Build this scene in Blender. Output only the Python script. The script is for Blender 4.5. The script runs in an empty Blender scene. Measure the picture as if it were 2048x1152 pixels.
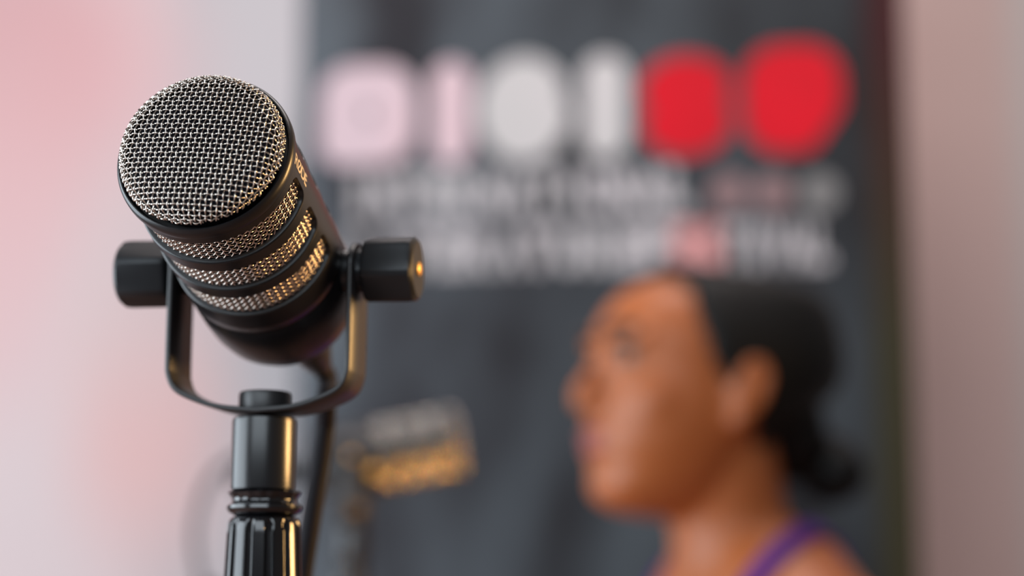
import bpy, bmesh, math, random
from mathutils import Vector, Matrix, Quaternion
random.seed(7)
R = math.radians
sc = bpy.context.scene
COL = sc.collection
# ------------------------------------------------------------------ camera
PITCH = R(9.0); FPX = 3982.0
CAM = Vector((0, 0, 1.0))
cd = bpy.data.cameras.new('camera'); cam = bpy.data.objects.new('camera', cd); COL.objects.link(cam)
cam.location = CAM; cam.rotation_euler = (math.pi/2 + PITCH, 0, 0)
cd.sensor_width = 36; cd.lens = 70; cd.clip_start = 0.05
cd.dof.use_dof = True; cd.dof.focus_distance = 0.690; cd.dof.aperture_fstop = 3.7
sc.camera = cam
FW = Vector((0, math.cos(PITCH), math.sin(PITCH))); UP = Vector((0, -math.sin(PITCH), math.cos(PITCH))); RT = Vector((1, 0, 0))
def at(x, y, d):
    return CAM + (RT*(x-1024) + UP*(576-y) + FW*FPX) * (d/FPX)
# ------------------------------------------------------------------ world and lights
w = bpy.data.worlds.new('world'); sc.world = w; w.use_nodes = True
bg = w.node_tree.nodes['Background']; bg.inputs[0].default_value = (0.86, 0.80, 0.82, 1); bg.inputs[1].default_value = 0.13
def area(name, loc, target, size, sizey, power, color):
    l = bpy.data.lights.new(name, 'AREA'); l.shape = 'RECTANGLE'; l.size = size; l.size_y = sizey; l.energy = power; l.color = color
    o = bpy.data.objects.new(name, l); COL.objects.link(o); o.location = loc
    o.rotation_euler = (Vector(target) - Vector(loc)).to_track_quat('-Z', 'Y').to_euler(); return o
area('window_daylight', (-1.9, 0.85, 1.15), (0, 1.3, 1.1), 2.2, 1.6, 76, (0.80, 0.91, 1.0))
area('rear_window_daylight', (-.5, -1.3, 2.05), (0, 1.2, 1.1), 2.2, 1.2, 40, (0.80, 0.91, 1.0))
wl = area('warm_floor_lamp_glow', (1.12, 1.06, 1.26), (-.10, 0.80, 1.12), 0.34, 0.42, 5, (1.0, 0.58, 0.22)); wl.data.spread = R(84)
dl = area('added_mic_fill', (.06, 1.36, .62), (-.035, 1.73, 1.06), .12, .12, .34, (1.0, 0.50, 0.12)); dl.data.spread = R(20)  # added warm fill from below, aimed only at the second microphone
area('ceiling_panel_glow', (0.3, 1.6, 2.75), (0.3, 2.6, 1.0), 1.6, 0.8, 32, (1.0, 0.90, 0.88))
sc.view_settings.view_transform = 'Standard'; sc.view_settings.look = 'None'; sc.view_settings.gamma = 1
sc.view_settings.use_curve_mapping = False; sc.view_settings.exposure = 0.0
# ------------------------------------------------------------------ materials
def mat(name, col, rough=0.5, metal=0.0, spec=0.5, coat=0.0, bump=None, mottle=None, sss=0.0):
    m = bpy.data.materials.new(name); m.use_nodes = True; nt = m.node_tree; b = nt.nodes['Principled BSDF']
    b.inputs['Base Color'].default_value = (*col, 1); b.inputs['Roughness'].default_value = rough
    b.inputs['Metallic'].default_value = metal; b.inputs['Specular IOR Level'].default_value = spec; b.inputs['Coat Weight'].default_value = coat
    if sss: b.inputs['Subsurface Weight'].default_value = sss; b.inputs['Subsurface Scale'].default_value = 0.01
    if bump or mottle:
        tc = nt.nodes.new('ShaderNodeTexCoord')
    if bump:
        n = nt.nodes.new('ShaderNodeTexNoise'); n.inputs['Scale'].default_value = bump[0]; n.inputs['Detail'].default_value = 4
        bp = nt.nodes.new('ShaderNodeBump'); bp.inputs['Strength'].default_value = bump[1]; bp.inputs['Distance'].default_value = bump[2]
        nt.links.new(tc.outputs['Object'], n.inputs['Vector']); nt.links.new(n.outputs['Fac'], bp.inputs['Height']); nt.links.new(bp.outputs['Normal'], b.inputs['Normal'])
    if mottle:
        n = nt.nodes.new('ShaderNodeTexNoise'); n.inputs['Scale'].default_value = mottle[0]; n.inputs['Detail'].default_value = 3
        r = nt.nodes.new('ShaderNodeValToRGB'); r.color_ramp.elements[0].position = .35; r.color_ramp.elements[1].position = .65
        r.color_ramp.elements[0].color = (*col, 1); r.color_ramp.elements[1].color = (*mottle[1], 1)
        nt.links.new(tc.outputs['Object'], n.inputs['Vector']); nt.links.new(n.outputs['Fac'], r.inputs['Fac']); nt.links.new(r.outputs['Color'], b.inputs['Base Color'])
    return m
M = {}
M['black'] = mat('satin_black_metal', (0.008, 0.008, 0.009), 0.32, 0, 0.45, bump=(2500, .08, .0001))
M['yoke'] = mat('black_painted_steel', (0.016, 0.015, 0.016), 0.42, 0, 0.6, bump=(1800, .1, .0001))
M['rubber'] = mat('black_rubber', (0.012, 0.013, 0.015), 0.42, 0, 0.4, bump=(900, .1, .0001))
M['gloss'] = mat('gloss_black_plastic', (0.006, 0.006, 0.007), 0.14, 0, 0.6)
M['tube'] = mat('satin_black_tube', (0.010, 0.010, 0.011), 0.26, 0, 0.5, bump=(1500, .05, .0001))
M['wire'] = mat('nickel_wire', (0.69, 0.62, 0.56), 0.22, 1.0)
M['foam'] = mat('dark_foam', (0.006, 0.006, 0.009), 1.0, 0, 0.1, bump=(700, .8, .001))
M['print_gold'] = mat('pale_print', (0.72, 0.62, 0.48), 0.5)
M['gold_dot'] = mat('gold_cap', (0.95, 0.50, 0.12), 0.35, 0.3)
M['cable'] = mat('black_cable', (0.010, 0.008, 0.010), 0.75, 0, .2, bump=(600, .15, .0003))
M['greycable'] = mat('grey_cable', (0.05, 0.045, 0.05), 0.5)
M['skin'] = mat('brown_skin', (0.33, 0.088, 0.022), 0.46, 0, 0.4, sss=.08, mottle=(18, (0.36, 0.098, 0.026)), bump=(300, .1, .0006))
M['lip'] = mat('lips', (0.30, 0.075, 0.075), 0.35)
M['hair'] = mat('black_hair', (0.005, 0.0045, 0.004), 0.55, 0, .2, bump=(160, .5, .002))
M['brow'] = mat('brow_hair', (0.03, 0.015, 0.01), 0.7, mottle=(400, (.02, .01, .008)))
M['eyewhite'] = mat('eye_white', (0.16, 0.13, 0.11), 0.3)
M['iris'] = mat('dark_iris', (0.02, 0.01, 0.006), 0.1)
M['purple'] = mat('purple_knit', (0.060, 0.007, 0.14), 0.75, 0, .3, bump=(500, .3, .001))
M['denim'] = mat('dark_denim', (0.03, 0.04, 0.08), 0.85, bump=(600, .3, .001))
M['wood'] = mat('brown_wood', (0.20, 0.09, 0.045), 0.5, mottle=(6, (0.26, 0.12, 0.06)))
M['alu'] = mat('brushed_aluminium', (0.5, 0.5, 0.5), 0.35, 1.0)
M['white_print'] = mat('white_print', (0.46, 0.425, 0.42), 0.6, spec=.2, mottle=(3, (0.42, 0.40, 0.39)))
M['pink_lit_print'] = mat('white_print_pink_lit', (0.54, 0.385, 0.41), 0.6, spec=.2, mottle=(5, (0.50, 0.40, 0.43)))  # white lettering with pink reflected light put into its colour
M['line_print'] = mat('grey_white_print', (0.40, 0.365, 0.37), 0.6, spec=.2, mottle=(9, (0.34, 0.32, 0.32)))
M['red_print'] = mat('red_print', (0.50, 0.005, 0.014), 0.6, spec=.1, mottle=(8, (0.42, 0.006, 0.013)))
M['dot_a'] = mat('mauve_print', (0.19, 0.105, 0.105), 0.6)
M['coral'] = mat('coral_print', (0.50, 0.21, 0.20), 0.6)
M['grey_dot'] = mat('grey_print', (0.15, 0.14, 0.135), 0.6)
# ------------------------------------------------------------------ helpers
def tag(o, label=None, cat=None, group=None, kind=None):
    if label: o['label'] = label
    if cat: o['category'] = cat
    if group: o['group'] = group
    if kind: o['kind'] = kind
    return o
def empty(name, M4=None):
    o = bpy.data.objects.new(name, None); COL.objects.link(o); o.empty_display_size = .05
    if M4 is not None: o.matrix_world = M4
    return o
class MB:
    def __init__(s): s.v = []; s.f = []
    def add(s, v, f, T=None):
        n = len(s.v)
        s.v += [tuple(T @ Vector(p)) for p in v] if T is not None else [tuple(p) for p in v]
        s.f += [tuple(i+n for i in q) for q in f]
    def box(s, lo, hi, T=None):
        x0, y0, z0 = lo; x1, y1, z1 = hi
        s.add([(x0,y0,z0),(x1,y0,z0),(x1,y1,z0),(x0,y1,z0),(x0,y0,z1),(x1,y0,z1),(x1,y1,z1),(x0,y1,z1)],
              [(0,3,2,1),(4,5,6,7),(0,1,5,4),(1,2,6,5),(2,3,7,6),(3,0,4,7)], T)
    def lathe(s, prof, n=64, T=None, rf=None):       # prof: (r, z); rf(angle, r, z) optional radius factor
        v = []; f = []
        for (r, z) in prof:
            for i in range(n):
                a = 2*math.pi*i/n; q = r*(rf(a, r, z) if rf else 1)
                v.append((q*math.cos(a), q*math.sin(a), z))
        for j in range(len(prof)-1):
            for i in range(n):
                k = (i+1) % n; f.append((j*n+i, j*n+k, (j+1)*n+k, (j+1)*n+i))
        if prof[0][0] > 0: f.append(tuple(range(n-1, -1, -1)))
        if prof[-1][0] > 0: f.append(tuple((len(prof)-1)*n+i for i in range(n)))
        s.add(v, f, T)
    def tube(s, pts, r, n=8, ref=None, caps=True):
        pts = [Vector(p) for p in pts]; m = len(pts); v = []; f = []
        rr = r if isinstance(r, (list, tuple)) else [r]*m
        prev = None
        for i in range(m):
            t = (pts[min(i+1, m-1)] - pts[max(i-1, 0)]).normalized()
            if ref is not None: a = ref[i]
            elif prev is None: a = Vector((0, 0, 1)) if abs(t.z) < .9 else Vector((1, 0, 0))
            else: a = prev
            a = (a - t*a.dot(t)).normalized(); prev = a; b = t.cross(a)
            for k in range(n):
                q = 2*math.pi*k/n; v.append(pts[i] + (a*math.cos(q) + b*math.sin(q))*rr[i])
        for i in range(m-1):
            for k in range(n):
                l = (k+1) % n; f.append((i*n+k, i*n+l, (i+1)*n+l, (i+1)*n+k))
        if caps: f.append(tuple(range(n-1, -1, -1))); f.append(tuple((m-1)*n+k for k in range(n)))
        s.add(v, f)
    def ellipsoid(s, c, rad, T=None, n=24, m=14):
        v = []; f = []
        for j in range(1, m):
            p = math.pi*j/m
            for i in range(n):
                a = 2*math.pi*i/n; v.append((c[0]+rad[0]*math.sin(p)*math.cos(a), c[1]+rad[1]*math.sin(p)*math.sin(a), c[2]+rad[2]*math.cos(p)))
        for j in range(m-2):
            for i in range(n):
                k = (i+1) % n; f.append((j*n+i, (j+1)*n+i, (j+1)*n+k, j*n+k))
        t = len(v); v.append((c[0], c[1], c[2]+rad[2])); v.append((c[0], c[1], c[2]-rad[2]))
        for i in range(n):
            k = (i+1) % n; f.append((t, i, k)); f.append((t+1, (m-2)*n+k, (m-2)*n+i))
        s.add(v, f, T)
    def mesh(s, name, m, smooth=True, angle=40):
        me = bpy.data.meshes.new(name); me.from_pydata(s.v, [], s.f); me.materials.append(m)
        if smooth:
            me.polygons.foreach_set('use_smooth', [True]*len(me.polygons))
            me.set_sharp_from_angle(angle=R(angle))
        me.update(); return me
    def build(s, name, m, parent=None, local=None, **k):
        return link(name, s.mesh(name, m, **k), parent, local)
def link(name, me, parent=None, local=None):
    o = bpy.data.objects.new(name, me); COL.objects.link(o)
    if parent: o.parent = parent
    if local is not None: o.matrix_local = local
    return o
def spline(pts, n=8):
    P = [Vector(p) for p in pts]; P = [2*P[0]-P[1]] + P + [2*P[-1]-P[-2]]; out = []
    for i in range(1, len(P)-2):
        for k in range(n):
            t = k/n; a, b, c, d = P[i-1:i+3]
            out.append(.5*((2*b) + (c-a)*t + (2*a-5*b+4*c-d)*t*t + (3*b-a-3*c+d)*t**3))
    out.append(P[-2]); return out
def frame(x, z, loc):
    x = x.normalized(); z = (z - x*z.dot(x)).normalized(); y = z.cross(x)
    m = Matrix((x, y, z)).transposed().to_4x4(); m.translation = loc; return m
# ------------------------------------------------------------------ room
def wall_material():
    m = bpy.data.materials.new('grey_wall_with_pink_glow'); m.use_nodes = True; nt = m.node_tree; b = nt.nodes['Principled BSDF']; L = nt.links.new
    tc = nt.nodes.new('ShaderNodeTexCoord'); no = nt.nodes.new('ShaderNodeTexNoise'); no.inputs['Scale'].default_value = 1.8; no.inputs['Detail'].default_value = 1
    mxv = nt.nodes.new('ShaderNodeMix'); mxv.data_type = 'VECTOR'; mxv.inputs[0].default_value = .10
    L(tc.outputs['Object'], no.inputs['Vector']); L(tc.outputs['Object'], mxv.inputs[4]); L(no.outputs['Color'], mxv.inputs[5])
    x = nt.nodes.new('ShaderNodeSeparateXYZ'); mr = nt.nodes.new('ShaderNodeMapRange'); mr.inputs['From Min'].default_value = -1.2; mr.inputs['From Max'].default_value = 1.2
    L(tc.outputs['Object'], x.inputs[0]); L(x.outputs['X'], mr.inputs['Value'])
    base = nt.nodes.new('ShaderNodeValToRGB'); g = base.color_ramp.elements  # pink glow at the left, warmer light at the right, put into the ramp
    g[0].position = .22; g[0].color = (0.72, 0.60, 0.60, 1); g[1].position = .27; g[1].color = (0.56, 0.52, 0.53, 1)
    for p, c in ((.70, (0.56, 0.52, 0.53, 1)), (.74, (0.62, 0.44, 0.41, 1)), (.85, (0.60, 0.44, 0.41, 1)), (.87, (0.56, 0.50, 0.48, 1))):
        k = g.new(p); k.color = c
    L(mr.outputs[0], base.inputs['Fac']); cur = base.outputs['Color']
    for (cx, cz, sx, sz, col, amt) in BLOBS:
        cx, cz = cx*.9+.05, cz*.9+.05          # soft patches of pink glow put into the wall colour
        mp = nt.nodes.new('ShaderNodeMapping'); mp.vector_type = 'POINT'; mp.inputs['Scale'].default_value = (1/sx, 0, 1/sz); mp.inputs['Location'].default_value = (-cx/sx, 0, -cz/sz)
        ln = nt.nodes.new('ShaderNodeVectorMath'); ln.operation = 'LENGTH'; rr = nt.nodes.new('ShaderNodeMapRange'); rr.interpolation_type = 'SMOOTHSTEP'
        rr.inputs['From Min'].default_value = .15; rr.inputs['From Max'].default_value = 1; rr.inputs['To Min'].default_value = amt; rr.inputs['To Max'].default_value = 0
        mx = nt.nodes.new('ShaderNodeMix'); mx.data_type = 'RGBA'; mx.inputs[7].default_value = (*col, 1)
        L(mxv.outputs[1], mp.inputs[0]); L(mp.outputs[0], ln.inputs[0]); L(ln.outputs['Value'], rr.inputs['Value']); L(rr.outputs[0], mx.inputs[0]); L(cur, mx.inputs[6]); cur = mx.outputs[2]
    L(cur, b.inputs['Base Color']); b.inputs['Roughness'].default_value = .8; b.inputs['Specular IOR Level'].default_value = .2; return m
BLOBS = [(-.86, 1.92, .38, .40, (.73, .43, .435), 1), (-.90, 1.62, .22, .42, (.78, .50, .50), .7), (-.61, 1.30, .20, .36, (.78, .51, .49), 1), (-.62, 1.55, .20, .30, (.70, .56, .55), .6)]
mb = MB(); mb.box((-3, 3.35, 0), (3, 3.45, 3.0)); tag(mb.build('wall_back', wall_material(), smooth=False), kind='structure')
fm = bpy.data.materials.new('reddish_wood_floor'); fm.use_nodes = True; nt = fm.node_tree; b = nt.nodes['Principled BSDF']
tc = nt.nodes.new('ShaderNodeTexCoord'); br = nt.nodes.new('ShaderNodeTexBrick'); br.inputs['Scale'].default_value = 2.2
br.inputs['Color1'].default_value = (.26, .13, .09, 1); br.inputs['Color2'].default_value = (.22, .11, .075, 1); br.inputs['Mortar'].default_value = (.05, .03, .02, 1); br.inputs['Mortar Size'].default_value = .004
nt.links.new(tc.outputs['Object'], br.inputs['Vector']); nt.links.new(br.outputs['Color'], b.inputs['Base Color']); b.inputs['Roughness'].default_value = .45
mb = MB(); mb.box((-3, -1.5, -.08), (3, 3.35, 0)); tag(mb.build('floor', fm, smooth=False), kind='structure')
mb = MB(); mb.box((-3, 3.335, 0), (3, 3.35, .09)); tag(mb.build('baseboard_back', M['white_print'], smooth=False), kind='structure')
# ------------------------------------------------------------------ microphone meshes (local: +Z front, X pivot axis, origin on pivot)
FT = 0.088                    # distance pivot -> front rim
RB = 0.0308                   # body radius
TH0 = R(5.0); HW = R(11.5)    # the solid column carrying the logo, the other one opposite
SLOTS = [(0.0098, 0.0238), (0.0302, 0.0442), (0.0506, 0.0646)]
def woven(wires, amp_r):  # wires: list of [(pos, normal)...] already displaced
    m = MB()
    for w_ in wires:
        m.tube([p for p, nn in w_], amp_r, 6, [nn for p, nn in w_])
    return m
def front_grille_mesh():
    pitch = .00192; rw = .00031; s1 = .0226; rf = .0062; H = .0084; smax = s1 + rf*math.pi/2 + .0010
    rot = R(GRILLE_ROT)
    def surf(X, Y):
        s = math.hypot(X, Y); dx, dy = (X/s, Y/s) if s > 1e-9 else (1, 0)
        if s <= s1: rho, h, nr, nz = s, H + .0014*(1-(s/s1)**2), .08*s/s1, 1
        else:
            a = min((s-s1)/rf, math.pi/2); rho = s1 + rf*math.sin(a); h = H - rf*(1-math.cos(a)) - max(0, s-s1-rf*math.pi/2); nr, nz = math.sin(a), math.cos(a)
        p = Vector((rho*dx, rho*dy, FT+h)); n = Vector((nr*dx, nr*dy, nz)).normalized(); return p, n
    N = int(smax/pitch)+1; wires = []; sub = 8
    for d in (0, 1):
        for i in range(-N, N+1):
            c = i*pitch
            if abs(c) >= smax-.0003: continue
            L_ = math.sqrt(smax**2-c*c); K = int(L_/pitch*sub); w_ = []
            for k in range(-K, K+1):
                q = k*pitch/sub
                X, Y = (c, q) if d else (q, c)
                X, Y = X*math.cos(rot)-Y*math.sin(rot), X*math.sin(rot)+Y*math.cos(rot)
                p, n = surf(X, Y)
                ph = math.cos(math.pi*(q/pitch)) * (1 if (i % 2 == 0) else -1) * (1 if d else -1)
                w_.append((p + n*ph*rw*1.35, n))
            if len(w_) > 3: wires.append(w_)
    return woven(wires, rw).mesh('front_grille', M['wire'], angle=180)
def side_grille_mesh():
    Rm = RB-.0024; rw = .00032; n_h = 64; dth = 2*math.pi/n_h; t0, t1 = .0085, .0685
    cell = Rm*dth          # arc between neighbouring wires of one family on a ring
    wires = []; sub = 6
    for d in (1, -1):
        for i in range(n_h):
            K = int((t1-t0)/(cell/2)*sub); w_ = []
            for k in range(K+1):
                t = k*(cell/2)/sub                           # axial run; helix at 45 deg
                th = i*dth + d*t/Rm
                ph = math.cos(math.pi*(2*t/cell + (0 if d == 1 else 0))) * d * (1 if True else -1)
                n = Vector((math.cos(th), math.sin(th), 0))
                w_.append((n*(Rm + ph*rw*1.05) + Vector((0, 0, FT-t0-t)), n))
            wires.append(w_)
    return woven(wires, rw).mesh('side_grille', M['wire'], angle=180)
def body_mesh():
    m = MB()
    rim = [(.0258, FT-.0060), (.0286, FT-.0060), (.0292, FT-.0022), (.0299, FT-.0006), (.0302, FT+.0001), (.0306, FT+.0002), (.0312, FT-.0004), (.0316, FT-.0014), (.0317, FT-.0026),
           (.0317, FT-.0040), (.0315, FT-.0048), (.0310, FT-.0052), (.03075, FT-.0056), (RB, FT-.0064)]
    m.lathe(rim, 160)
    # slotted sleeve
    hm = (SLOTS[0][1]-SLOTS[0][0])/2; rc = .0042
    def hfac(th, half):   # slot half height at this angle
        d = abs(((th-TH0) % math.pi)); d = min(d, math.pi-d)          # angle from nearest column centre
        x = (d-HW)*RB
        if x <= 0: return -1
        if x >= rc: return half
        return half - rc + math.sqrt(max(0, rc*rc-(rc-x)**2))
    ths = []
    for base in (0, math.pi):
        a = TH0+base
        edge = [HW - R(4), HW - R(1.5), HW]
        for x in (.02, .06, .12, .2, .3, .42, .55, .7, .85, 1.0): edge.append(HW + x*rc/RB)
        mid = [HW+rc/RB + (math.pi/2 - HW - rc/RB)*k/26 for k in range(1, 27)]
        full = [0, HW/3] + edge + mid
        ths += [a+q for q in full] + [a+math.pi-q for q in full[::-1]][1:-1]
    n = len(ths); fil = .0006
    steps = [(0, 1.0), (.00018, .45), (.0006, 0.0), (.0030, 0.0)]      # (depth in, fillet fraction outwards)
    rows = []   # each row: function(th)-> (r, t)
    def half(i): return (SLOTS[i][1]-SLOTS[i][0])/2
    def cen(i): return (SLOTS[i][1]+SLOTS[i][0])/2
    def edge_t(i, sgn, th, fr):
        h = hfac(th, half(i))
        if h < 0: return cen(i)
        return cen(i) + sgn*min(half(i)+fil, h + fil*fr)
    # bands of outer skin
    cuts = [lambda th: .0064]
    for i in range(3):
        cuts.append(lambda th, i=i: edge_t(i, -1, th, 1.0)); cuts.append(lambda th, i=i: edge_t(i, 1, th, 1.0))
    cuts.append(lambda th: .0740)
    for b_ in range(0, len(cuts), 2):
        v = []; f = []; S = 6
        for th in ths:
            t0, t1 = cuts[b_](th), cuts[b_+1](th)
            for k in range(S+1):
                t = t0 + (t1-t0)*k/S; v.append((RB*math.cos(th), RB*math.sin(th), FT-t))
        for j in range(n):
            l = (j+1) % n
            for k in range(S): f.append((j*(S+1)+k, j*(S+1)+k+1, l*(S+1)+k+1, l*(S+1)+k))
        m.add(v, f)
    for i in range(3):
        for sgn in (-1, 1):
            v = []; f = []; S = len(steps)
            for th in ths:
                for (dp, fr) in steps:
                    v.append(((RB-dp)*math.cos(th), (RB-dp)*math.sin(th), FT-edge_t(i, sgn, th, fr)))
            for j in range(n):
                l = (j+1) % n
                if hfac(ths[j], half(i)) < 0 and hfac(ths[l], half(i)) < 0: continue
                for k in range(S-1):
                    q = (j*S+k, j*S+k+1, l*S+k+1, l*S+k); f.append(q if sgn > 0 else q[::-1])
            m.add(v, f)
    tail = [(RB, FT-.0740), (RB, FT-.078), (.0305, FT-.0785), (.0305, FT-.0800), (RB, FT-.0806), (.0308, FT-.096), (.0304, FT-.104), (.0291, FT-.111), (.0265, FT-.117), (.0225, FT-.1212), (.0175, FT-.1232), (.0120, FT-.1238)]
    m.lathe(tail[::-1] if False else tail, 128)
    me = m.mesh('body', M['black'], angle=35); return me
def foam_mesh():
    m = MB(); m.lathe([(.0, FT+.0066), (.020, FT+.0060), (.0250, FT+.0030), (.0262, FT-.003), (.0268, FT-.072), (0, FT-.072)], 64); return m.mesh('inner_foam', M['foam'])
def text_mesh(body, name, m, offset=0.0, space=1.0):
    cu = bpy.data.curves.new('t', 'FONT'); cu.body = body; cu.offset = offset; cu.resolution_u = 5; cu.space_character = space
    o = bpy.data.objects.new('t', cu); COL.objects.link(o); dg = bpy.context.evaluated_depsgraph_get()
    me = bpy.data.meshes.new_from_object(o.evaluated_get(dg)); bpy.data.objects.remove(o); me.name = name; me.materials.clear(); me.materials.append(m)
    return me
def box_fit(me, x0, y0, x1, y1):
    xs = [v.co.x for v in me.vertices]; ys = [v.co.y for v in me.vertices]; a, b_ = min(xs), max(xs); c, d = min(ys), max(ys)
    for v in me.vertices:
        v.co.x = x0 + (v.co.x-a)/(b_-a)*(x1-x0); v.co.y = y0 + (v.co.y-c)/(d-c)*(y1-y0)
def logo_mesh():
    me = text_mesh('RØDE', 'logo_lettering', M['print_gold'], .018, .92); box_fit(me, .0066, 0, .0232, .0049)
    for v in me.vertices:
        th = R(-2.2) + v.co.y/RB; t = v.co.x
        v.co = ((RB+.00008)*math.cos(th), (RB+.00008)*math.sin(th), FT-t)
    return me
def yoke_mesh():
    prof = spline([(.0360, .0100), (.0360, .0085), (.0360, .006), (.0360, .002), (.0360, -.004), (.0360, -.034), (.0354, -.0415), (.0324, -.0470), (.0255, -.0508), (.0145, -.0542), (0, -.0556)], 7)
    pr = [(p[0], p[1]) for p in [(q.x, q.y) for q in [Vector((a[0], a[1], 0)) for a in prof]]]
    path = pr + [(-x, z) for x, z in pr[::-1][1:]]
    th = .0020; hw = .0132; m = MB(); v = []; f = []
    # offset inward
    nrm = []
    for i, (x, z) in enumerate(path):
        a = Vector(path[max(i-1, 0)]); b_ = Vector(path[min(i+1, len(path)-1)]); t = (b_-a).normalized(); nrm.append(Vector((t.y, -t.x)))
    sec = [(0, -hw), (0, hw), (1, hw), (1, -hw)]; c = .0004
    sec = [(c, -hw), (0, -hw+c), (0, hw-c), (c, hw), (th-c, hw), (th, hw-c), (th, -hw+c), (th-c, -hw)]
    for i, (x, z) in enumerate(path):
        for (o_, y) in sec:
            n_ = nrm[i]; sgn = 1
            # rounded shoulders near the ends
            e = max(0, z-.0005)/.0096; y = y*math.sqrt(max(.02, 1-e*e))
            v.append((x + n_.x*o_, y, z + n_.y*o_))
    n = len(sec)
    for i in range(len(path)-1):
        for k in range(n): l = (k+1) % n; f.append((i*n+k, (i+1)*n+k, (i+1)*n+l, i*n+l))
    f.append(tuple(range(n))); f.append(tuple((len(path)-1)*n+k for k in range(n-1, -1, -1)))
    m.add(v, f); return m.mesh('yoke', M['yoke'], angle=50)
def knob_mesh():
    # rounded hexagonal grip, axis +Z, from 0 (strap) outwards
    m = MB(); off = R(45)
    def rf(a, r, z):
        if z < .0012: return 1
        q = ((a-off) % (math.pi/3)) - math.pi/6
        hexr = math.cos(math.pi/6)/math.cos(q); lim = .955
        return min(hexr, .955)/.955 if z < .0200 else 1 - (1-min(hexr, .955)/.955)*max(0, (.0222-z)/.0022)
    prof = [(.006, 0), (.0085, .0002), (.0085, .0016), (.0108, .0020), (.0124, .0028), (.0130, .0042), (.0131, .0190), (.0128, .0212), (.0116, .0222), (.0108, .0227), (.0100, .0227), (.0050, .0225)]
    m.lathe(prof, 144, rf=rf); return m.mesh('knob', M['rubber'], angle=25)
def bolt_mesh():
    m = MB(); m.lathe([(.0098, -.0536-.0008), (.0100, -.0525), (.0100, -.0478), (.0096, -.0468), (.0086, -.0464)], 64); return m.mesh('mount_cap', M['yoke'])
def socket_mesh():
    m = MB(); m.lathe([(.0110, -.0840), (.0121, -.0836), (.0122, -.0828), (.0122, -.0580), (.0119, -.0568), (.0105, -.0562)][::1], 64); return m.mesh('thread_socket', M['tube'])
def xlr_mesh():
    m = MB(); m.lathe([(.0060, FT-.1235), (.0098, FT-.1230), (.0100, FT-.131), (.0094, FT-.132), (.0094, FT-.148), (.0082, FT-.158), (.0058, FT-.169), (.0045, FT-.174)][::-1], 40); return m.mesh('plug', M['rubber'])
def button_mesh():
    m = MB(); m.lathe([(.0026, .0222), (.0026, .0231), (.0020, .0235), (0.0, .0236)], 32); return m.mesh('cap_dot', M['gold_dot'])
GRILLE_ROT = 0.0
# ------------------------------------------------------------------ pose of the near microphone
F0 = at(408, 306, .690); ray = (F0-CAM).normalized()
uu = (RT*.48 - UP*.88); uu = (uu - ray*uu.dot(ray)).normalized()
bdir = -(ray*math.cos(R(36)) + uu*math.sin(R(36)))
sdir = Vector((math.sin(R(1.9)), 0, 1)).normalized()
kdir = sdir.cross(bdir).normalized()
if kdir.x < 0: kdir = -kdir
kdir = (Matrix.Rotation(R(1.5), 3, bdir) @ kdir).normalized()
PIV = F0 - bdir*FT
ydir = kdir.cross(bdir); ydir = (sdir - kdir*sdir.dot(kdir)).normalized()
def unproject_dir(dx, dy):      # picture direction laid on the grille plane, as an angle in the grille's own frame
    P0 = F0; 
    def hit(x, y):
        d = (RT*(x-1024) + UP*(576-y) + FW*FPX).normalized(); t = (P0-CAM).dot(bdir)/d.dot(bdir); return CAM + d*t
    v = hit(380+dx*50, 280+dy*50) - hit(380, 280); y = bdir.cross(kdir)
    return math.degrees(math.atan2(v.dot(y), v.dot(kdir))), v.length/50
g1 = unproject_dir(1, .025); g2 = unproject_dir(-.2, 1)
GRILLE_ROT = g1[0]
ME = dict(front=front_grille_mesh(), side=side_grille_mesh(), body=body_mesh(), foam=foam_mesh(), logo=logo_mesh(), yoke=yoke_mesh(), knob=knob_mesh(), cap=bolt_mesh(), sock=socket_mesh(), xlr=xlr_mesh(), dot=button_mesh())
def make_mic(name, piv, bd, sd, label):
    k = sd.cross(bd).normalized()
    root = empty(name); root.location = piv
    tag(root, label, 'microphone')
    B = frame(k, bd, Vector((0, 0, 0))); Y = frame(k, sd, Vector((0, 0, 0)))
    bo = link('body', ME['body'], root, B)
    fg = link('front_grille', ME['front'], root, B); tag(fg, 'woven silvery wire disc')
    sg = link('side_grille', ME['side'], root, B); tag(sg, 'woven wire mesh behind the side slots')
    link('inner_foam', ME['foam'], root, B); link('logo_lettering', ME['logo'], bo)
    link('plug', ME['xlr'], root, B)
    link('yoke', ME['yoke'], root, Y); link('mount_cap', ME['cap'], root, Y); link('thread_socket', ME['sock'], root, Y)
    for s in (1, -1):
        K = Y @ Matrix.Translation((s*.0362, 0, 0)) @ (Matrix.Rotation(math.pi/2*s, 4, 'Y'))
        kn = link('knob', ME['knob'], root, K); d = link('cap_dot', ME['dot'], kn); tag(d, 'small orange gold dot')
        # pivot boss between strap and body
        mb = MB(); mb.lathe([(.0080, -.0060), (.0080, 0.0004)], 40); mb.build('pivot_boss', M['black'], root, K)
    return root, B, Y
mic, MBm, MYm = make_mic('microphone', PIV, bdir, ydir, 'large black dynamic microphone in sharp focus with round silver mesh grille')
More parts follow.
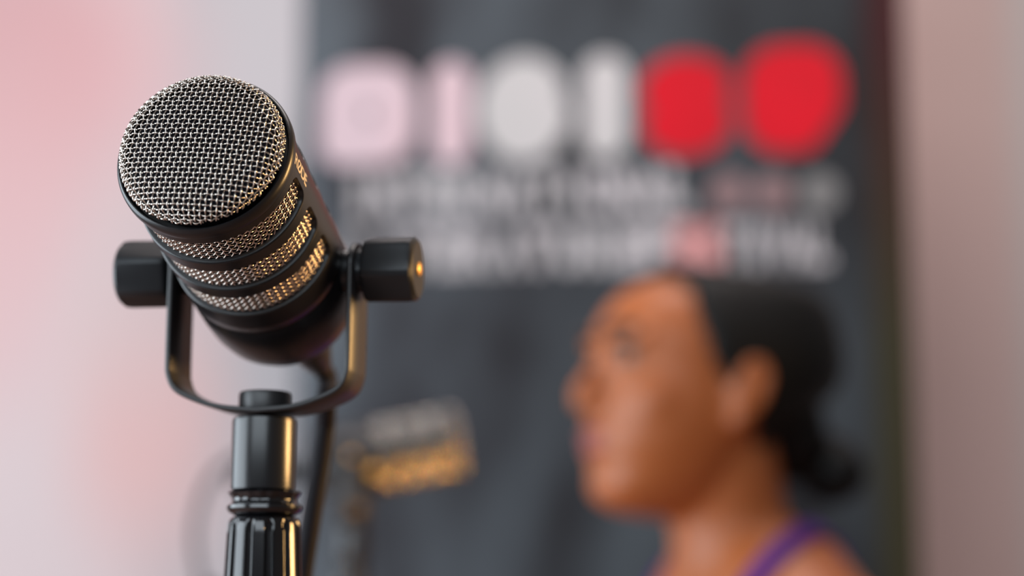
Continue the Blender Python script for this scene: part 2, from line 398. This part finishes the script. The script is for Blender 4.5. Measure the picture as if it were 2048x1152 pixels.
# ------------------------------------------------------------------ stand of the near microphone
def mic_stand(name, piv, sd, label, group=None):
    root = empty(name); foot = piv - sd*(piv.z/sd.z); foot.z = 0
    root.location = foot; tag(root, label, 'microphone stand')
    Y = frame(RT, sd, piv - foot); hgt = (piv-foot).length
    m = MB(); m.lathe([(.0070, -.094), (.0112, -.0935), (.0135, -.0922), (.0143, -.0908), (.0140, -.0896), (.0126, -.0888), (.0121, -.0875), (.0126, -.0866), (.0134, -.0857), (.0138, -.0848), (.0130, -.0842), (.0070, -.0841)], 96,
            rf=lambda a, r, z: 1 - (.035*(.5+.5*math.cos(a*18)) if z > -.0875 and r > .012 else 0))
    m.build('locking_ring', M['gloss'], root, Y)
    m = MB(); prof = [(.0100, -.0935), (.0124, -.0942), (.0131, -.0952), (.0136, -.0968), (.0138, -.100), (.0145, -.115), (.0153, -.135), (.0156, -.150), (.0150, -.158), (.0120, -.162), (.0092, -.164)]
    def rf(a, r, z):
        if z > -.0955 or z < -.159: return 1
        q = math.cos(a*12); return 1 - .10*max(0, -q)**.6 if q < 0 else 1
    m.lathe(prof, 240, rf=rf); m.build('clutch_grip', M['gloss'], root, Y, angle=60)
    m = MB(); m.lathe([(.0080, -.090), (.0080, -.55)], 40); m.build('upper_pole', M['tube'], root, Y)
    m = MB(); m.lathe([(.0120, -.53), (.0160, -.535), (.0165, -.60), (.0120, -.61)], 48); m.build('height_collar', M['gloss'], root, Y)
    m = MB(); m.lathe([(.0110, -.60), (.0110, -hgt+.02)], 40); m.build('lower_pole', M['tube'], root, Y)
    m = MB(); m.lathe([(0, 0), (.107, 0), (.110, .004), (.106, .014), (.05, .022), (.020, .030), (.016, .05), (0, .05)], 80); m.build('round_base', M['yoke'], root)
    return root
mic_stand('microphone_stand', PIV, sdir, 'black stand with fluted grip holding up the sharp microphone')
# cable of the near microphone
pe = PIV - bdir*(.174-FT)
c0 = [pe - bdir*(-.004), pe - bdir*.012, at(652, 800, .835), at(650, 850, .845), at(640, 930, .84), at(622, 1040, .83), at(604, 1160, .825), at(590, 1300, .82), at(560, 1700, .82), at(545, 2600, .84)]
mb = MB(); pts = spline(c0, 10); base = PIV.copy(); base.z = 0
last = pts[-1].copy(); pts += spline([last, Vector((last.x-.01, last.y, .25)), Vector((last.x+.02, last.y+.03, .03)), Vector((last.x+.2, last.y+.12, .0045)), Vector((last.x+.7, last.y+.1, .0045))], 12)[1:]
mb.tube(pts, .0043, 12)
tag(mb.build('cable', M['cable']), 'black cable hanging down right behind the fluted stand, from the sharp microphone', 'cable')
# ------------------------------------------------------------------ second, blurred microphone
D2 = 1.74
b2 = (RT*.93 + UP*.17 + FW*.10).normalized(); s2 = Vector((-.02, .0, 1)).normalized()
P2 = at(704, 922, D2)
mic2, _, _ = make_mic('microphone', P2, b2, s2, 'blurred black and gold microphone further back, in front of the woman')
mic_stand('microphone_stand', P2, s2, 'blurred dark stand under the gold tinted microphone')
pe2 = P2 - b2*(.174-FT)
mb = MB(); mb.tube(spline([pe2+b2*.004, pe2-b2*.02, at(500, 905, 1.68), at(425, 950, 1.70), at(390, 1050, 1.70), at(400, 1160, 1.70), at(440, 1300, 1.70), Vector((-.30, 1.75, .55)), Vector((-.38, 1.80, .08)), Vector((-.50, 1.85, .0045)), Vector((-.95, 1.95, .0045))], 12), .0034, 10)
tag(mb.build('cable', M['greycable']), 'faint blurred cable looping in front of the pale wall, left of the stand', 'cable')
# ------------------------------------------------------------------ roll-up banner
YAW = R(8.0); wd = Vector((math.cos(YAW), -math.sin(YAW), 0)); nd = Vector((-math.sin(YAW), -math.cos(YAW), 0))
BC = Vector((.121, 2.78, 0))        # foot, centre of the banner
BW, BH = .872, 2.02
ban = empty('roll_up_banner'); ban.matrix_world = frame(wd, Vector((0, 0, 1)), BC)   # local x across, z up, -y towards viewer
tag(ban, 'tall dark roll-up banner with white and red lettering behind the woman', 'banner')
def uv(x, y):                        # picture point -> (x, z) on the banner face
    d = (RT*(x-1024) + UP*(576-y) + FW*FPX); n = nd; t = (BC-CAM).dot(n)/d.dot(n); p = CAM + d*t - BC
    return p.dot(wd), p.z
def banner_material():
    m = bpy.data.materials.new('mottled_charcoal'); m.use_nodes = True; nt = m.node_tree; b = nt.nodes['Principled BSDF']; L = nt.links.new
    tc = nt.nodes.new('ShaderNodeTexCoord'); mp = nt.nodes.new('ShaderNodeMapping'); mp.inputs['Scale'].default_value = (1, 1, .45)
    mp.inputs['Location'].default_value = (BOFF[0], BOFF[1], BOFF[2])
    n = nt.nodes.new('ShaderNodeTexNoise'); n.inputs['Scale'].default_value = 5.5; n.inputs['Detail'].default_value = 2
    r = nt.nodes.new('ShaderNodeValToRGB'); e = r.color_ramp.elements
    e[0].position = .36; e[0].color = (.016, .015, .018, 1); e[1].position = .66; e[1].color = (.072, .084, .095, 1)
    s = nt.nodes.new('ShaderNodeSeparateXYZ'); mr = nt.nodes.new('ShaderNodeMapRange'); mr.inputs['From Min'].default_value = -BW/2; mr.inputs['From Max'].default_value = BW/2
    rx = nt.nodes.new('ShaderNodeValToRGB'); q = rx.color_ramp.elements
    q[0].position = 0; q[0].color = (1.5, 1.5, 1.5, 1); q[1].position = .95; q[1].color = (.36, .36, .36, 1)  # tone multiplier across the width, lightest left, darkest right
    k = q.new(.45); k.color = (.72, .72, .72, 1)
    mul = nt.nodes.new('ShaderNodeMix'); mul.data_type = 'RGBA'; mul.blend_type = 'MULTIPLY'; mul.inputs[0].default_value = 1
    # olive strip down the right border, dark red in its top corner
    st = nt.nodes.new('ShaderNodeValToRGB'); a = st.color_ramp.elements; a[0].position = .925; a[0].color = (0, 0, 0, 1); a[1].position = .955; a[1].color = (1, 1, 1, 1)
    zr = nt.nodes.new('ShaderNodeMapRange'); zr.inputs['From Min'].default_value = 1.35; zr.inputs['From Max'].default_value = 1.80
    zc = nt.nodes.new('ShaderNodeValToRGB'); c = zc.color_ramp.elements; c[0].position = 0; c[0].color = (.026, .021, .007, 1); c[1].position = 1; c[1].color = (.030, .003, .0035, 1)
    mx = nt.nodes.new('ShaderNodeMix'); mx.data_type = 'RGBA'
    L(tc.outputs['Object'], mp.inputs[0]); L(mp.outputs[0], n.inputs['Vector']); L(n.outputs['Fac'], r.inputs['Fac'])
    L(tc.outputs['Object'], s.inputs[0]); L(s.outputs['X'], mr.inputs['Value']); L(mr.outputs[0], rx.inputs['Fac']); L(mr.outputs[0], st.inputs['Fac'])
    L(s.outputs['Z'], zr.inputs['Value']); L(zr.outputs[0], zc.inputs['Fac'])
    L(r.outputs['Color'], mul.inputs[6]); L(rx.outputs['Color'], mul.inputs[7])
    L(st.outputs['Color'], mx.inputs[0]); L(mul.outputs[2], mx.inputs[6]); L(zc.outputs['Color'], mx.inputs[7]); L(mx.outputs[2], b.inputs['Base Color'])
    b.inputs['Roughness'].default_value = .7; b.inputs['Specular IOR Level'].default_value = .2; return m
BOFF = (3.1, 0, 1.7)
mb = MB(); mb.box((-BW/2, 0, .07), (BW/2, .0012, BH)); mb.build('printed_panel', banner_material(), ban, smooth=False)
mb = MB(); mb.box((-BW/2-.01, -.006, BH-.01), (BW/2+.01, .012, BH+.02)); mb.build('top_rail', M['alu'], ban, smooth=False)
mb = MB(); mb.lathe([(.030, -BW/2-.02), (.045, -BW/2-.018), (.045, BW/2+.018), (.030, BW/2+.02)], 32, Matrix.Translation((0, .02, .046)) @ Matrix.Rotation(math.pi/2, 4, 'Y')); mb.build('base_cassette', M['alu'], ban)
mb = MB(); mb.lathe([(.007, .05), (.007, BH)], 16, Matrix.Translation((0, .022, 0))); mb.build('support_pole', M['alu'], ban)
for s in (-1, 1):
    mb = MB(); mb.box((s*.28-.012, -.13, 0), (s*.28+.012, .16, .012)); mb.build('foot', M['alu'], ban, smooth=False)
def letters(chars, m, name, label=None, off=.03):
    allm = bmesh.new()
    for (ch, x0, y0, x1, y1) in chars:
        me = text_mesh(ch, 'tmp', m, off); a = uv(x0, y1); b_ = uv(x1, y0); box_fit(me, a[0], a[1], b_[0], b_[1])
        for v in me.vertices: v.co = (v.co.x, -.0006, v.co.y)
        allm.from_mesh(me); bpy.data.meshes.remove(me)
    me = bpy.data.meshes.new(name); allm.to_mesh(me); allm.free(); me.materials.append(m)
    o = link(name, me, ban); 
    if label: tag(o, label)
    return o
def stroke_letter(paths, hw, box, m, label):   # heavy rounded lettering: everything within hw of a path laid out in a 0..1 box
    u0, v0 = uv(box[0], box[3]); u1, v1 = uv(box[2], box[1]); W, H = u1-u0, v1-v0; cell = .0016; mb = MB(); idx = {}
    segs = []
    for p in paths:
        P = [(u0+hw+(W-2*hw)*a, v0+hw+(H-2*hw)*b_) for a, b_ in p]; segs += list(zip(P, P[1:]))
    def inside(x, y):
        for (a, b_), (c, d) in segs:
            dx, dy = c-a, d-b_; l = dx*dx+dy*dy; t = 0 if l == 0 else max(0, min(1, ((x-a)*dx+(y-b_)*dy)/l))
            if (x-a-t*dx)**2 + (y-b_-t*dy)**2 < hw*hw: return True
        return False
    def vid(i, j):
        if (i, j) not in idx: idx[(i, j)] = len(mb.v); mb.v.append((u0+i*cell, -.0006, v0+j*cell))
        return idx[(i, j)]
    for i in range(int(W/cell)+1):
        for j in range(int(H/cell)+1):
            if inside(u0+(i+.5)*cell, v0+(j+.5)*cell): mb.f.append((vid(i, j), vid(i+1, j), vid(i+1, j+1), vid(i, j+1)))
    return tag(mb.build('headline_letter', m, ban, smooth=False), label)
def arc(cx, cy, rx, ry, a0, a1, n=14): return [(cx+rx*math.cos(R(a0+(a1-a0)*i/n)), cy+ry*math.sin(R(a0+(a1-a0)*i/n))) for i in range(n+1)]
gD = [[(0, 0), (0, .8)] + arc(.2, .8, .2, .2, 180, 90, 5) + [(.75, 1)] + arc(.75, .75, .25, .25, 90, 0, 5) + arc(.75, .25, .25, .25, 0, -90, 5) + [(0, 0)]]
gI = [[(.5, 0), (.5, 1)]]
gG = [arc(.5, .5, .5, .5, 40, 320) + [(1, .40), (.62, .42)]]
gS = [arc(.5, .75, .5, .25, 20, 180, 8) + arc(.5, .75, .5, .25, 180, 270, 6) + arc(.5, .25, .5, .25, 90, 0, 6) + arc(.5, .25, .5, .25, 0, -160, 8)]
gO = [arc(.75, .75, .25, .25, 90, 0, 6) + [(1, .45), (.62, 0), (.25, 0)] + arc(.25, .25, .25, .25, 270, 180, 6) + [(0, .75)] + arc(.25, .75, .25, .25, 180, 90, 6) + [(.75, 1)]]
stroke_letter(gD, .0325, (640, 126, 832, 332), M['pink_lit_print'], 'large white letter with pink light put into its colour')
stroke_letter(gI, .0295, (860, 122, 944, 330), M['pink_lit_print'], 'large white upright letter with pink light put into its colour')
stroke_letter(gG, .0305, (956, 110, 1138, 326), M['white_print'], 'large off-white round letter')
stroke_letter(gI, .0320, (1164, 108, 1256, 318), M['white_print'], 'large off-white upright letter')
stroke_letter(gS, .0285, (1284, 108, 1460, 314), M['red_print'], 'large red curved letter')
stroke_letter(gO, .0335, (1488, 86, 1682, 306), M['red_print'], 'large red round letter at the end of the headline')
def row(s, x0, x1, y0, y1, sl, m, name, off=.04):
    n = len(s); w_ = (x1-x0)/n; out = []
    for i, ch in enumerate(s):
        if ch == ' ': continue
        a = x0+i*w_; f_ = .42 if ch == 'I' else .92
        yy = sl*(a-x0); out.append((ch, a+w_*(1-f_)/2, y0+yy, a+w_*(1+f_)/2, y1+yy))
    return letters(out, m, name, None, off)
row('INTERNATIONAL', 690, 1380, 346, 437, -.022, M['line_print'], 'text_line', .072)
row('LITERATUREF', 690, 1346, 458, 550, -.022, M['line_print'], 'text_line', .072)
tag(row('ES', 1346, 1445, 446, 541, -.022, M['coral'], 'text_line', .075), 'coral tinted part of the lower text line')
row('TIVAL', 1450, 1660, 446, 536, -.022, M['line_print'], 'text_line', .06)
for x in (1458, 1546, 1640):
    mb = MB(); a = uv(x, 385); mb.lathe([(.0255, 0), (.0255, .0006)], 40, Matrix.Translation((a[0], -.0002, a[1])) @ Matrix.Rotation(math.pi/2, 4, 'X')); mb.build('printed_dot', M['dot_a'] if x < 1600 else M['grey_dot'], ban)
# ------------------------------------------------------------------ seated woman (local x forward, y to her left, z up, origin at eye level)
D3 = 1.69
per = empty('person'); hc = at(1384, 742, D3)
fwd = Vector((-math.cos(R(25)), -math.sin(R(25)), 0)); lat = Vector((0, 0, 1)).cross(fwd)
per.matrix_world = frame(fwd, Vector((0, 0, 1)), Vector((hc.x, hc.y, 0)))
EZ = hc.z
tag(per, 'woman in profile facing left, black hair in low bun, purple strap top', 'person')
HP = Matrix.Translation((0, 0, EZ)) @ Matrix.Rotation(R(-5), 4, 'Y')     # head: chin slightly raised
BT = Matrix.Translation((0, 0, EZ))
rows0 = [(.086, .010, -.040, .012), (.083, .032, -.058, .030), (.076, .050, -.074, .047), (.064, .067, -.086, .060), (.046, .080, -.094, .069), (.026, .088, -.097, .073), (.010, .0895, -.096, .074),
        (-.004, .0855, -.093, .073), (-.020, .086, -.086, .071), (-.036, .0875, -.076, .069), (-.050, .0885, -.064, .066), (-.060, .0900, -.055, .063), (-.068, .0895, -.048, .060), (-.076, .0885, -.042, .057), (-.085, .0830, -.038, .053),
        (-.095, .0845, -.033, .047), (-.105, .0850, -.028, .040), (-.113, .079, -.020, .031), (-.119, .066, -.006, .019), (-.121, .050, .015, .008)]
rows = []
for i in range(len(rows0)-1):
    P_ = [Vector(rows0[max(0, min(len(rows0)-1, i+k))]) for k in (-1, 0, 1, 2)]
    for k in range(3):
        t = k/3; a, b_, c, d = P_
        rows.append(tuple(.5*((2*b_) + (c-a)*t + (2*a-5*b_+4*c-d)*t*t + (3*b_-a-3*c+d)*t**3)))
rows.append(rows0[-1])
rows = [((z*.92 if z > 0 else z*1.05), a, b_, c) for z, a, b_, c in rows]
NA = 96
def headloft(grow=0.0, rows=rows, face_cut=None):
    v = []; f = []; n = NA
    for (z, xf, xb, hw) in rows:
        cx = xf*.0 + (xf*.25+xb*.75 if False else (xf+xb)/2); ax = (xf-xb)/2+grow; ay = hw+grow
        for i in range(n):
            a = 2*math.pi*i/n; ca, sa = math.cos(a), math.sin(a)
            e = .86 if ca > 0 else .95
            v.append((cx+ax*math.copysign(abs(ca)**e, ca), ay*math.copysign(abs(sa)**.9, sa), z + grow*(1 if z > .05 else 0)))
    m_ = len(rows)
    for j in range(m_-1):
        for i in range(n): k = (i+1) % n; f.append((j*n+i, (j+1)*n+i, (j+1)*n+k, j*n+k))
    f.append(tuple(range(n))); f.append(tuple((m_-1)*n+i for i in range(n-1, -1, -1)))
    return v, f
sk = MB(); v, f = headloft(); sk.add(v, f, HP)
def T(p): return HP @ Vector(p)
sk.tube([T(p) for p in [(.080, 0, .008), (.0885, 0, -.004), (.096, 0, -.018), (.104, 0, -.031), (.1035, 0, -.040), (.088, 0, -.045)]], [.0065, .0065, .0070, .0090, .0095, .008], 14)
for s in (-1, 1):
    sk.ellipsoid((.092, s*.011, -.041), (.009, .0075, .007), HP)
    sk.ellipsoid((.050, s*.034, -.036), (.030, .0285, .034), HP)             # cheekbone
    sk.ellipsoid((.072, s*.030, .015), (.0155, .024, .008), HP)
    sk.ellipsoid((.0735, s*.031, .0055), (.0135, .0155, .0050), HP); sk.ellipsoid((.0725, s*.031, -.0095), (.0132, .0150, .0045), HP)              # brow ridge
    # ear: rim and lobe
    pts = [(.002, s*.072, -.036), (.002, s*.077, -.014), (-.005, s*.083, .000), (-.016, s*.087, .001), (-.023, s*.087, -.012), (-.019, s*.084, -.032), (-.009, s*.078, -.046), (-.002, s*.074, -.052), (.002, s*.073, -.046)]
    sk.tube([T(p) for p in spline(pts, 4)], .0036, 8)
    sk.ellipsoid((-.010, s*.079, -.022), (.015, .0055, .024), HP)
    sk.ellipsoid((-.004, s*.074, -.047), (.007, .0045, .008), HP)
sk.ellipsoid((.086, 0, -.0655), (.010, .021, .0055), HP); sk.ellipsoid((.084, 0, -.0765), (.010, .019, .0065), HP)   # lips
sk.ellipsoid((.074, 0, -.104), (.014, .018, .013), HP)
# neck, shoulders and torso
def Tb(p): return BT @ Vector(p)
sk.tube([Tb(p) for p in [(-.018, 0, -.055), (-.024, 0, -.085), (-.032, 0, -.120), (-.040, 0, -.155), (-.048, 0, -.200)]], [.050, .052, .050, .053, .066], 28)
trs = [(-.128, -.052, .050, .050), (-.148, -.058, .062, .078), (-.175, -.060, .070, .112), (-.210, -.058, .078, .150), (-.245, -.052, .086, .168), (-.300, -.045, .098, .165), (-.380, -.040, .106, .150), (-.480, -.042, .095, .132), (-.560, -.048, .090, .128), (-.640, -.060, .105, .155), (-.720, -.065, .120, .172), (-.780, -.065, .105, .150)]
def torso(grow, trs):
    v = []; f = []; n = 40
    for (z, cx, ax, ay) in trs:
        for i in range(n):
            a = 2*math.pi*i/n; v.append((cx+(ax+grow)*math.cos(a), (ay+grow)*math.copysign(abs(math.sin(a))**.85, math.sin(a)), z))
    for j in range(len(trs)-1):
        for i in range(n): k = (i+1) % n; f.append((j*n+i, (j+1)*n+i, (j+1)*n+k, j*n+k))
    f.append(tuple(range(n))); f.append(tuple((len(trs)-1)*n+i for i in range(n-1, -1, -1))); return v, f
v, f = torso(0, trs); sk.add(v, f, BT)
for s in (-1, 1):
    sk.ellipsoid((-.052, s*.158, -.235), (.050, .042, .046), BT)
    sk.tube([Tb(p) for p in [(-.055, s*.135, -.212), (-.054, s*.165, -.232), (-.052, s*.182, -.265), (-.045, s*.195, -.34), (-.02, s*.205, -.46), (.02, s*.20, -.52)]], [.040, .046, .046, .042, .036, .036], 20)
    sk.tube([Tb(p) for p in [(.0, s*.205, -.505), (.07, s*.18, -.555), (.15, s*.14, -.60), (.19, s*.12, -.615)]], [.037, .035, .027, .024], 20)
    sk.ellipsoid((.228, s*.10, -.628), (.046, .038, .016), BT)
    for q, (oy, ln) in enumerate([(-.027, .062), (-.009, .075), (.009, .080), (.026, .070)]):
        sk.tube([Tb(p) for p in [(.25, s*.10+oy, -.626), (.25+ln*.5, s*.095+oy*1.1, -.628), (.25+ln, s*.09+oy*1.15, -.645)]], [.0095, .0085, .0070], 10)
    sk.tube([Tb(p) for p in [(.205, s*.075, -.630), (.235, s*.052, -.634), (.268, s*.042, -.640)]], [.011, .010, .008], 10)
skin = sk.build('person_skin_tmp', M['skin'], per, angle=180)
md = skin.modifiers.new('remesh', 'REMESH'); md.mode = 'VOXEL'; md.voxel_size = .0035; md.use_smooth_shade = True
md = skin.modifiers.new('smooth', 'SMOOTH'); md.iterations = 12; md.factor = .5
skin.name = 'body'
# hair
hr = MB()
hrows = [(z, xf, xb-.034*max(0, min(1, (z+.05)/.05)), hw) for (z, xf, xb, hw) in rows]
v, f = headloft(.0075, hrows); keep = []
def hairline(z):
    K = [(.09, .050), (.075, .048), (.055, .043), (.030, .038), (.005, .029), (-.015, .019), (-.030, .008), (-.036, -.018), (-.055, -.030), (-.068, -.036), (-.076, -9)]
    for (z0, x0), (z1, x1) in zip(K, K[1:]):
        if z >= z1: return x0 + (x1-x0)*(z0-z)/(z0-z1)
    return -9
for q in f:
    c = sum((Vector(v[i]) for i in q), Vector())/len(q)
    if len(q) > 4: ok = c.z > 0
    else: ok = c.x < hairline(c.z - .0075*(c.z > .05)) + .0
    if ok: keep.append(q)
hr.add(v, keep, HP)
hair = hr.build('hair', M['hair'], per, angle=180)
md = hair.modifiers.new('solid', 'SOLIDIFY'); md.thickness = .011; md.offset = -.8
md = hair.modifiers.new('smooth', 'SMOOTH'); md.iterations = 10
hb = MB(); hb.tube([T(p) for p in [(-.072, 0, .015), (-.085, 0, -.02), (-.100, 0, -.045), (-.122, 0, -.066)]], [.036, .040, .036, .026], 20)
hb.ellipsoid((-.142, .004, -.070), (.031, .033, .028), HP); hb.ellipsoid((-.150, -.004, -.062), (.024, .027, .026), HP)
hb.build('hair_bun', M['hair'], per, angle=180)
eb = MB()
for s in (-1, 1):
    e = MB(); e.ellipsoid((.0735, s*.031, -.002), (.0115, .0115, .0108), HP); eo = e.build('eye', M['eyewhite'], per, angle=180)
    e = MB(); e.ellipsoid((.0832, s*.0312, -.002), (.0025, .0056, .0056), HP); e.build('iris', M['iris'], eo, angle=180)
    e = MB(); e.tube([T(p) for p in spline([(.086, s*.018, .0060), (.0875, s*.030, .0080), (.080, s*.043, .0040)], 5)], .0032, 8); e.build('eyelashes', M['brow'], per, angle=180)
    e = MB(); e.tube([T(p) for p in spline([(.0925, s*.014, .019), (.090, s*.030, .0235), (.078, s*.046, .019)], 5)], [.0034]*5+[.0036]*5+[.002], 8); e.build('eyebrow', M['brow'], per, angle=180)
lp = MB(); lp.ellipsoid((.0885, 0, -.0658), (.0088, .020, .0048), HP); lp.ellipsoid((.0865, 0, -.0762), (.0092, .018, .0055), HP); lp.build('lips', M['lip'], per, angle=180)
# purple top: shell below the shoulders and two straps over them
tv, tf = torso(.004, [(-.262, -.050, .090, .150)] + [t for t in trs if t[0] < -.27 and t[0] > -.70]); tp = MB(); tp.add(tv, tf, BT); top = tp.build('top', M['purple'], per, angle=180)
from mathutils.bvhtree import BVHTree
bpy.context.view_layer.update(); dg = bpy.context.evaluated_depsgraph_get(); tree = BVHTree.FromObject(skin, dg)
for s in (-1, 1):
    pts = spline([(.050, s*.085, -.285), (.030, s*.082, -.225), (-.014, s*.079, -.190), (-.044, s*.075, -.160), (-.088, s*.064, -.130), (-.120, s*.045, -.150), (-.148, s*.030, -.260)], 8)
    v = []; f = []; surf = []
    for p in pts:
        hit, nn, ix, ds = tree.find_nearest(BT @ Vector((p.x, p.y, p.z+.01))); surf.append((hit, nn))
    for i, (p, nn) in enumerate(surf):
        t = (surf[min(i+1, len(surf)-1)][0]-surf[max(i-1, 0)][0]).normalized(); side = nn.cross(t).normalized()*.0095
        for q in (p+nn*.0035+side, p+nn*.0050+side*.9, p+nn*.0050-side*.9, p+nn*.0035-side, p-nn*.003-side, p-nn*.003+side): v.append(q)
    for i in range(len(pts)-1):
        for k in range(6): l = (k+1) % 6; f.append((i*6+k, i*6+l, (i+1)*6+l, (i+1)*6+k))
    mb = MB(); mb.add(v, f); mb.build('strap', M['purple'], per)
lg = MB(); HZ = EZ-.74; LR = Matrix.Translation((-.05, 0, 0)) @ Matrix.Rotation(R(-82), 4, 'Z') @ Matrix.Translation((.05, 0, 0))
for s in (-1, 1):
    lg.tube([LR @ Vector(p) for p in [(-.06, s*.085, HZ+.01), (.12, s*.095, HZ), (.36, s*.10, HZ-.005), (.40, s*.10, HZ-.03), (.41, s*.10, HZ-.20), (.40, s*.10, .06)]], [.095, .088, .066, .062, .052, .040], 22)
lg.ellipsoid((-.07, 0, HZ+.02), (.125, .175, .10)); lg.build('trousers', M['denim'], per, angle=180)
for s in (-1, 1):
    sh = MB(); sh.ellipsoid((.45, s*.10, .035), (.13, .045, .035), LR); sh.build('shoe', M['rubber'], per, angle=180)
# stool
st = empty('stool'); st.matrix_world = frame(fwd, Vector((0, 0, 1)), Vector((hc.x, hc.y, 0)) - fwd*.05); tag(st, 'brown wooden stool under the seated woman, below the picture edge', 'stool')
SH = HZ-.088
mb = MB(); mb.lathe([(0, SH-.035), (.17, SH-.035), (.18, SH-.028), (.18, SH-.006), (.17, SH), (0, SH)], 64); mb.build('seat', M['wood'], st)
for a in (45, 135, 225, 315):
    x, y = math.cos(R(a)), math.sin(R(a)); mb = MB(); mb.tube([(x*.15, y*.15, 0), (x*.12, y*.12, SH-.03)], [.014, .018], 14); mb.build('leg', M['wood'], st)
